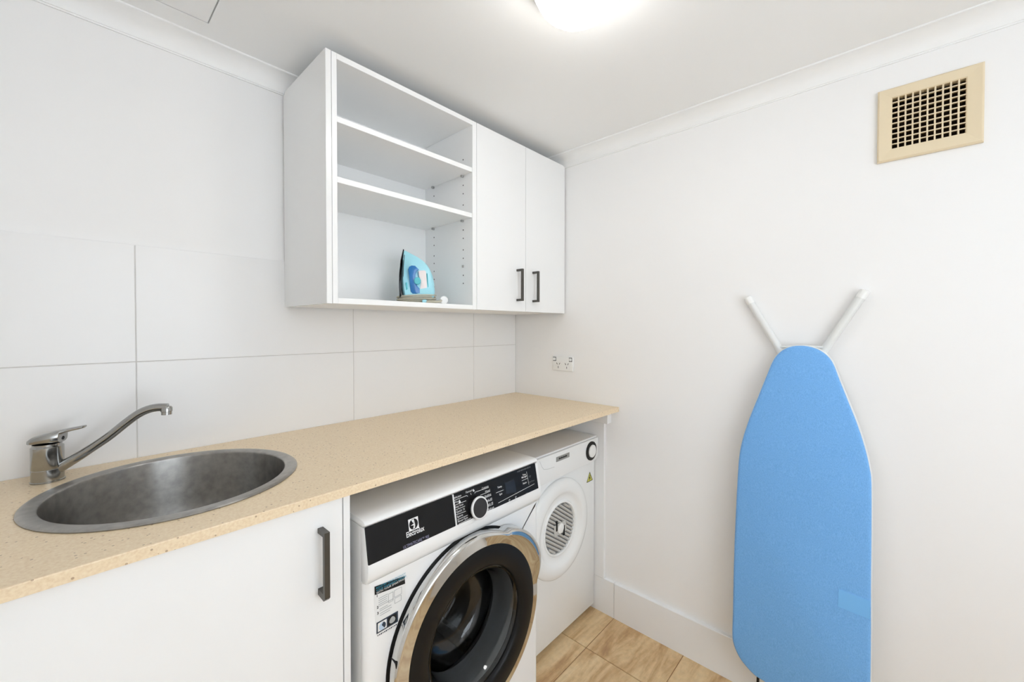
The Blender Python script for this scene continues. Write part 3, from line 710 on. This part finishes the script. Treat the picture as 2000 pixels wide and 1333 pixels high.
for k in range(12): strip_into(bm, [Vector((x0+.002+k*.0042,SYP,z0-.005)), Vector((x0+.0048+k*.0042,SYP,z0-.005))], .002+.0007*(k%3), Zu, SN, .0008)
obj('sticker_lines', bm, 'navy', stk)

# ------------------------------------------------------------------ dryer
DX0, DX1, DYF, DT = -.578, -.022, -.500, .7955
dm = thing('tumble_dryer', 'white tumble dryer with slatted round door in the corner', 'dryer', (-.30,-.26,0))
obj('cabinet', BX(DX0, DX1, DYF, -.02, .028, .7875, bev=.004, seg=2), 'enamel2', dm, True)
obj('top', BX(DX0-.001, DX1+.001, DYF-.012, -.02, .7878, DT, bev=.003, seg=2), 'lidtop', dm, True)
for x in (DX0+.05, DX1-.05):
    for y in (-.45, -.07): obj('foot', lathe([(0,0),(.016,0),(.016,.028),(0,.028)], (x,y), n=18), 'black', dm, True)
YFA = -.5185
fa = obj('fascia', prism([(DX0,.6815),(-.052,.6890),(-.040,.6900),(DX1+.001,.7060),(DX1+.001,.7873),(DX0,.7873)], 1, DYF-.0005, YFA, bev=.003), 'enamel2', dm, True)
def dp(u, v, y=YFA): return pix(u, v, 1, y)
k_ = dp(1154.3,881)
kb = obj('dial', lathe([(.041,YFA-.0003),(.041,YFA-.0035),(.036,YFA-.0050),(0,YFA-.006)], (k_.x,k_.z), 'y', 48, rmod=lambda t, r: 1+.03*sin(24*t)), 'black', fa, True)
obj('dial_cap', lathe([(.0275,YFA-.0055),(.0270,YFA-.0095),(.024,YFA-.0115),(0,YFA-.0115)], (k_.x,k_.z), 'y', 40), 'plastic', kb, True)
a, b = dp(1086,893.5), dp(1111.8,884); zc_ = (a.z+b.z)/2
bd = obj('badge', BX(a.x, b.x, YFA-.0015, YFA-.0002, zc_-.0195, zc_, bev=.0005, seg=1), 'badge', fa)
bm = bmesh.new()
for k in range(11):
    x = a.x+.017+k*(b.x-a.x-.034)/11; h_ = .0055+.0018*((k*7)%3 == 0)
    box(bm, x, x+.0036, YFA-.0020, YFA-.0014, zc_-.0125, zc_-.0125+h_)
obj('badge_marks', bm, 'black', bd)
bm = bmesh.new(); strip_into(bm, [dp(1054,902),dp(1058,912),dp(1062,917.5),dp(1070,917),dp(1083,912.5)], .0012, Zu, SN, .0003); obj('flap_outline', bm, 'greyprint', fa)
bm = bmesh.new(); tr = [dp(1151.3,922,DYF), dp(1157.3,938,DYF), dp(1145.5,943.5,DYF)]; cen = sum(tr, Vector())/3
z_ = (tr[1].z+tr[2].z)/2; tr[1].z = z_; tr[2].z = z_; tr[0].x = (tr[1].x+tr[2].x)/2
poly_into(bm, tr, SN, .0005); ws = obj('warning_sticker', bm, 'yellow', dm)
bm = bmesh.new(); cen = sum(tr, Vector())/3
for a, b in zip(tr, tr[1:]+tr[:1]):
    a2, b2 = cen+(a-cen)*.93, cen+(b-cen)*.93; strip_into(bm, [a2,b2], .0026, Zu, SN, .0009)
strip_into(bm, [cen+Vector((.004,0,.012)), cen+Vector((-.004,0,.001)), cen+Vector((.004,0,.001)), cen+Vector((-.003,0,-.008))], .004, Zu, SN, .0009)
obj('warning_sign', bm, 'black', ws)
DCX, DCZ = -.298, .474; Y0 = DYF
dr = obj('door', lathe([(.196,Y0-.0005),(.1975,Y0-.006),(.195,Y0-.013),(.188,Y0-.019),(.172,Y0-.0235),(.152,Y0-.0245),(.142,Y0-.021),(.134,Y0-.0135),(.118,Y0-.009),(.109,Y0-.010),(.1065,Y0-.014),(.1015,Y0-.0148),(.0990,Y0-.012),(.0985,Y0-.003),(.196,Y0-.0005)], (DCX,DCZ), 'y', 96), 'enamel2', dm, True)
obj('grille_back', lathe([(.0984,Y0-.0025),(.0984,Y0-.0035),(0,Y0-.0035)], (DCX,DCZ), 'y', 48), 'gasket', dr, True)
sa = radians(-34.5); ns = 14; R_ = .0975
for k in range(ns):
    o_ = -R_ + (k+.5)*2*R_/ns; h_ = sqrt(max(R_*R_-(abs(o_)+.004)**2, 1e-6))
    bm = bmesh.new(); m_ = max(3, int(h_/.012))
    P = [(-.0052,Y0-.0045),(-.0048,Y0-.0085),(-.0010,Y0-.0118),(.0036,Y0-.0085),(.0042,Y0-.0045)]
    prism(P, 0, -h_, h_, bm=bm)
    for v in bm.verts:
        x, y, z = v.co.x, v.co.y, v.co.z      # prism axis 0: (h, p0, p1) -> x=h, y=p0 (offset), z=p1 (depth)
        s_, off, dep = x, y+o_, z
        v.co = Vector((DCX + s_*cos(sa) - off*sin(sa), dep, DCZ + s_*sin(sa) + off*cos(sa)))
    obj('slat', bm, 'slat', dr)
for dx_ in (-.030, .030):
    c_ = (DCX+dx_*cos(sa), DCZ+dx_*sin(sa))
    obj('latch_slot', BX(c_[0]-.0050, c_[0]+.0050, Y0-.0135, Y0-.010, c_[1]-.020, c_[1]+.020, bev=.001), 'black', dr)
obj('latch_plate', BX(DCX-.040, DCX+.040, Y0-.0120, Y0-.0095, DCZ-.022, DCZ+.022, bev=.003), 'slat', dr, True)
obj('latch_button', lathe([(.020,Y0-.0122),(.020,Y0-.015),(.017,Y0-.017),(0,Y0-.017)], (DCX,DCZ), 'y', 28), 'plastic', dr, True)

# ------------------------------------------------------------------ ironing board
def bxx(z): return -.10 + (z-.15)/(1.22-.15)*.045        # the board leans: x of its face at height z
Lp = [(1562,676),(1540,679),(1522,689),(1509,705),(1497,733),(1480,775),(1462,820),(1449,860),(1443,890),(1440,925),(1436,1000),(1432,1100),(1430,1200),(1429,1240),(1432,1262),(1442,1285),(1455,1303),(1473,1322),(1490,1333)]
Rp = [(1585,679),(1607,689),(1625,708),(1640,745),(1656,785),(1675,833),(1690,880),(1699,920),(1702,950),(1702,1050),(1701,1150),(1701,1240),(1700,1330)]
def onboard(u, v):
    r = FW + RT*((u-CXP)/F_PX) + UP*((CYP-v)/F_PX); n = Vector((1,0,-.045/(1.22-.15))); p0 = Vector((-.10,0,.15))
    return CAM + r*((p0-CAM).dot(n)/r.dot(n))
outl = [onboard(*p) for p in Lp]
outl += [Vector((bxx(.117), -1.22, .117)), Vector((bxx(.115), -1.30, .115)), Vector((bxx(.117), -1.345, .117)), Vector((bxx(.128), -1.385, .128)), Vector((bxx(.145), -1.41, .145)), Vector((bxx(.168), -1.429, .168)), Vector((bxx(.21), -1.442, .21))]
outl += [onboard(*p) for p in reversed(Rp)]
outl = outl[:1] + outl[1:]
def catmull(P, sub=3):
    n = len(P); out = []
    for i in range(n):
        p0, p1, p2, p3 = P[i-1], P[i], P[(i+1)%n], P[(i+2)%n]
        for k in range(sub):
            t_ = k/sub; out.append(.5*((2*p1)+(p2-p0)*t_+(2*p0-5*p1+4*p2-p3)*t_*t_+(3*p1-p0-3*p2+p3)*t_**3))
    return out
outl = catmull(outl)
cen = Vector((bxx(.67), -1.266, .67))
def shrink(P, d):
    out = []; n = len(P)
    for i, p in enumerate(P):
        tg = (P[(i+1)%n]-P[i-1]).normalized(); nr = Vector((1,0,-.042)).normalized().cross(tg).normalized()
        if nr.dot(cen-p) < 0: nr = -nr
        out.append(p + nr*d)
    return out
def plate(layers):
    """stack of outlines joined into a closed solid"""
    bm = bmesh.new(); R = [[bm.verts.new(p) for p in L_] for L_ in layers]; n = len(R[0])
    bm.faces.new(R[0]); bm.faces.new(R[-1][::-1])
    for A, B in zip(R, R[1:]):
        for i in range(n): bm.faces.new((A[i],B[i],B[(i+1)%n],A[(i+1)%n]))
    return bm
def shift(P, dx): return [p + Vector((dx,0,dx*.04)) for p in P]
ib = thing('ironing_board', 'folded ironing board with blue cover leaning against the right wall', 'ironing board', (-.09,-1.266,0))
cov = obj('cover', plate([shrink(outl,.009), shift(shrink(outl,.004),.0015), shift(shrink(outl,.001),.005), shift(outl,.010), shift(shrink(outl,.001),.015)]), 'fabric', ib, True)
obj('rim', plate([shift(shrink(outl,.0008),.0152), shift(shrink(outl,-.0022),.018), shift(shrink(outl,-.0022),.024), shift(shrink(outl,.004),.027)]), 'whitemetal', ib, True)
P = [onboard(*p) for p in ((1638,1151),(1699.3,1174.5),(1699.3,1210.5),(1636,1185))]
bm = plate([shift(P,-.0012), shift(P,-.0002)]); obj('cover_tag', bm, 'tag', cov)
def leg(pts, name='leg', r=.0118, m='whitemetal'): return obj(name, tube(smoothpath(pts, 6), r, 16), m, ib, True)
tl, tr_ = pix(1463,586,0,-.0155), pix(1687,573,0,-.0155)
for tip, sgn, q in ((tl, 1, pix(1527,690,0,-.0235)), (tr_, -1, pix(1605,692,0,-.0235))):
    e_ = Vector((-.022, -1.265+sgn*.024, 1.10)); e2 = Vector((-.040, -1.265+sgn*.024, .45))
    d_ = (q-tip).normalized()
    lg = obj('leg', tube([tip, tip+(q-tip)*.4, tip+(q-tip)*.97, q+(e_-q)*.1, e_+(q-e_)*.08, e_+(e2-e_)*.03, e2], .0118, 16), 'whitemetal', ib, True)
    obj('end_cap', tube([tip-d_*.010, tip-d_*.0085, tip+d_*.001, tip+d_*.016], [.009,.0128,.0132,.0132], 16), 'plastic', lg, True)
a, b = pix(1524,678.5,0,-.0300), pix(1608,678.5,0,-.0300)
obj('crossbar', tube([a, (a+b)/2+Vector((0,0,.003)), b], .0035, 10), 'whitemetal', ib, True)
for y0, y1 in ((-1.168,-1.160), (-1.364,-1.372)):
    lg = obj('rear_leg', tube([(-.072,y0,.30), (-.075,y0+(y1-y0)*.6,.14), (-.078,y1,.012)], .0042, 10), 'black', ib, True)
    obj('rubber_foot', tube([(-.078,y1,0.0), (-.078,y1,.018)], .008, 12), 'black', lg, True)

# ------------------------------------------------------------------ steam iron in the open cabinet
IZ0 = 1.3642; IZ = 0.0; IY = 0.0
P0 = pix(815, 560, 1, -.185); P0.z = IZ0
vd = Vector((P0.x-CAM.x, P0.y-CAM.y, 0)).normalized(); vang = math.atan2(vd.x, vd.y) + radians(-3)
vd = Vector((sin(vang), cos(vang), 0)); e1 = Vector((cos(vang), -sin(vang), 0))
iron = thing('steam_iron', 'pale cyan steam iron standing upright in the open cabinet', 'iron', P0)
iron.rotation_euler.z = -vang
def lobj(name, bm, m, par, smooth=False):
    o = obj(name, bm, m, None, smooth); o.parent = par; return o
def ipf(u, v, l=0):
    """photo pixel -> (across, up) in the iron's own profile plane, l behind it"""
    r = FW + RT*((u-CXP)/F_PX) + UP*((CYP-v)/F_PX); o_ = P0 + vd*l; p = CAM + r*((o_-CAM).dot(vd)/r.dot(vd)); return ((p-P0).dot(e1), p.z-IZ0)
def ip(u, v): p = ipf(u, v); return (p[0], max(p[1], .0008))
ztop = ip(789,487)[1]; Lh = ztop
def halfw(z, wmax=.047):
    f = min(1, max(0, z/Lh)); return max(.004, wmax*(1-f**2.6)**.8)
def loft(poly, w_out, m, name, par, smooth=True):
    bm = bmesh.new(); n = len(poly); cx_ = sum(p[0] for p in poly)/n; cz_ = sum(p[1] for p in poly)/n; R = []
    for f, ins in ((-1, .86), (-.82, .97), (-.5, 1), (.5, 1), (.82, .97), (1, .86)):
        R.append([bm.verts.new((cx_+(p[0]-cx_)*ins, f*w_out(p[1]), cz_+(p[1]-cz_)*ins)) for p in poly])
    bm.faces.new(R[0]); bm.faces.new(R[-1][::-1])
    for A, B in zip(R, R[1:]):
        for i in range(n): bm.faces.new((A[i],B[i],B[(i+1)%n],A[(i+1)%n]))
    return lobj(name, bm, m, par, smooth)
body_px = [(788.5,491),(791.5,490),(802,496),(815,503),(826,511),(833,518.5),(839,528),(844,541),(847,556),(848,572),(846.5,583),(838,588),(800,588),(787.5,586),(785,572),(783,550),(784,528),(786,508)]
body = loft([ip(*p) for p in body_px], halfw, 'cyan', 'body', iron)
sole_px = [(787.2,487),(789.3,488.2),(786.8,506),(784.3,528),(783.4,550),(784,575),(783.5,583),(779.8,583),(779,560),(779.4,535),(782,510)]
loft([ip(*p) for p in sole_px], lambda z: halfw(z, .050), 'sole', 'soleplate', iron, smooth=False)
def side_piece(px, m, name, par, d1=.004):
    l = -.045; pts = [ipf(*p, l) for p in px]; zc_ = sum(p[1] for p in pts)/len(pts); w_ = halfw(zc_)
    return lobj(name, prism(pts, 1, -w_+.012, -w_-d1, bev=.0018, seg=2), m, par, True)
tank = side_piece([(797.3,527),(799,521.5),(804,518.8),(811,519.5),(815,523.5),(818,526.8),(813.5,530),(811.5,536),(811.8,548),(814,558),(819.5,564),(820.2,573),(812,574.5),(805.5,574),(802.2,570),(800.5,555),(799.2,540)], 'blue', 'water_tank', iron, d1=.005)
side_piece([(817.3,530.5),(820,528.6),(829,528.2),(832,530),(833.3,545),(834.8,568),(827,572),(821.5,573),(820.3,564),(822,552),(818.5,541)], 'pink', 'grip_infill', iron, d1=.0015)
dc = ipf(815.3,549,-.05); dw = halfw(dc[1])
lobj('dial', lathe([(.0115,-dw),(.0115,-dw-.0085),(.0095,-dw-.0105),(0,-dw-.0105)], dc, 'y', 32, rmod=lambda t_, r: 1+.12*abs(sin(t_))), 'aqua', tank, True)
side_piece([(833.8,534),(835.3,534),(837.3,566),(835.6,567)], 'aqua', 'handle_groove', body, d1=.0012)
side_piece([(792.3,553),(795,551.5),(796.2,565),(793.6,567)], 'aqua', 'side_button', body, d1=.0012)
side_piece([(789.6,497),(790.4,497),(788.2,520),(787.6,548),(788.6,578),(787.8,578),(786.8,548),(787.4,520)], 'sole', 'sole_seam', body, d1=.0004)
# wound cord and plug
P = []; turns = 5; ca = ip(814,580)[0]
for k in range(turns*28+1):
    a = 2*pi*k/28; tn = k/28
    P.append(Vector((ca+(.068+.003*sin(3*tn))*cos(a), (.052+.003*tn)*sin(a), .0034 + .0052*tn + .0030*(1+cos(a))*(tn/turns))))
cordo = lobj('cord', tube(P, .0029, 8), 'cord', iron, True)
pc = ipf(866,586,-.03)
lobj('plug', lathe([(0,-.025),(.0150,-.025),(.0160,-.029),(.0160,-.041),(.013,-.045),(0,-.045)], (pc[0],.0165), 'y', 28), 'plastic', iron, True)
a = ipf(829,586,-.07); lobj('cord_clip', BX(a[0]-.008, a[0]+.008, -.077, -.066, .001, .015, bev=.003), 'cyan', iron, True)
lobj('plug_lead', tube(smoothpath([(a[0]+.006,-.074,.006),(pc[0]-.022,-.074,.009),(pc[0]-.010,-.046,.0145)],5), .0042, 10), 'cord', iron, True)

# printed marks far too small to pick apart stay joined
for o in bpy.data.objects:
    if o.type == 'MESH' and o.parent is not None and o.name.split('.')[0] in ('program_lettering','dim_lettering','printed_lines','sticker_numbers','sticker_lines','sticker_lettering','badge_marks','drum_bosses','logo_lettering','model_lettering'):
        o['kind'] = 'stuff'
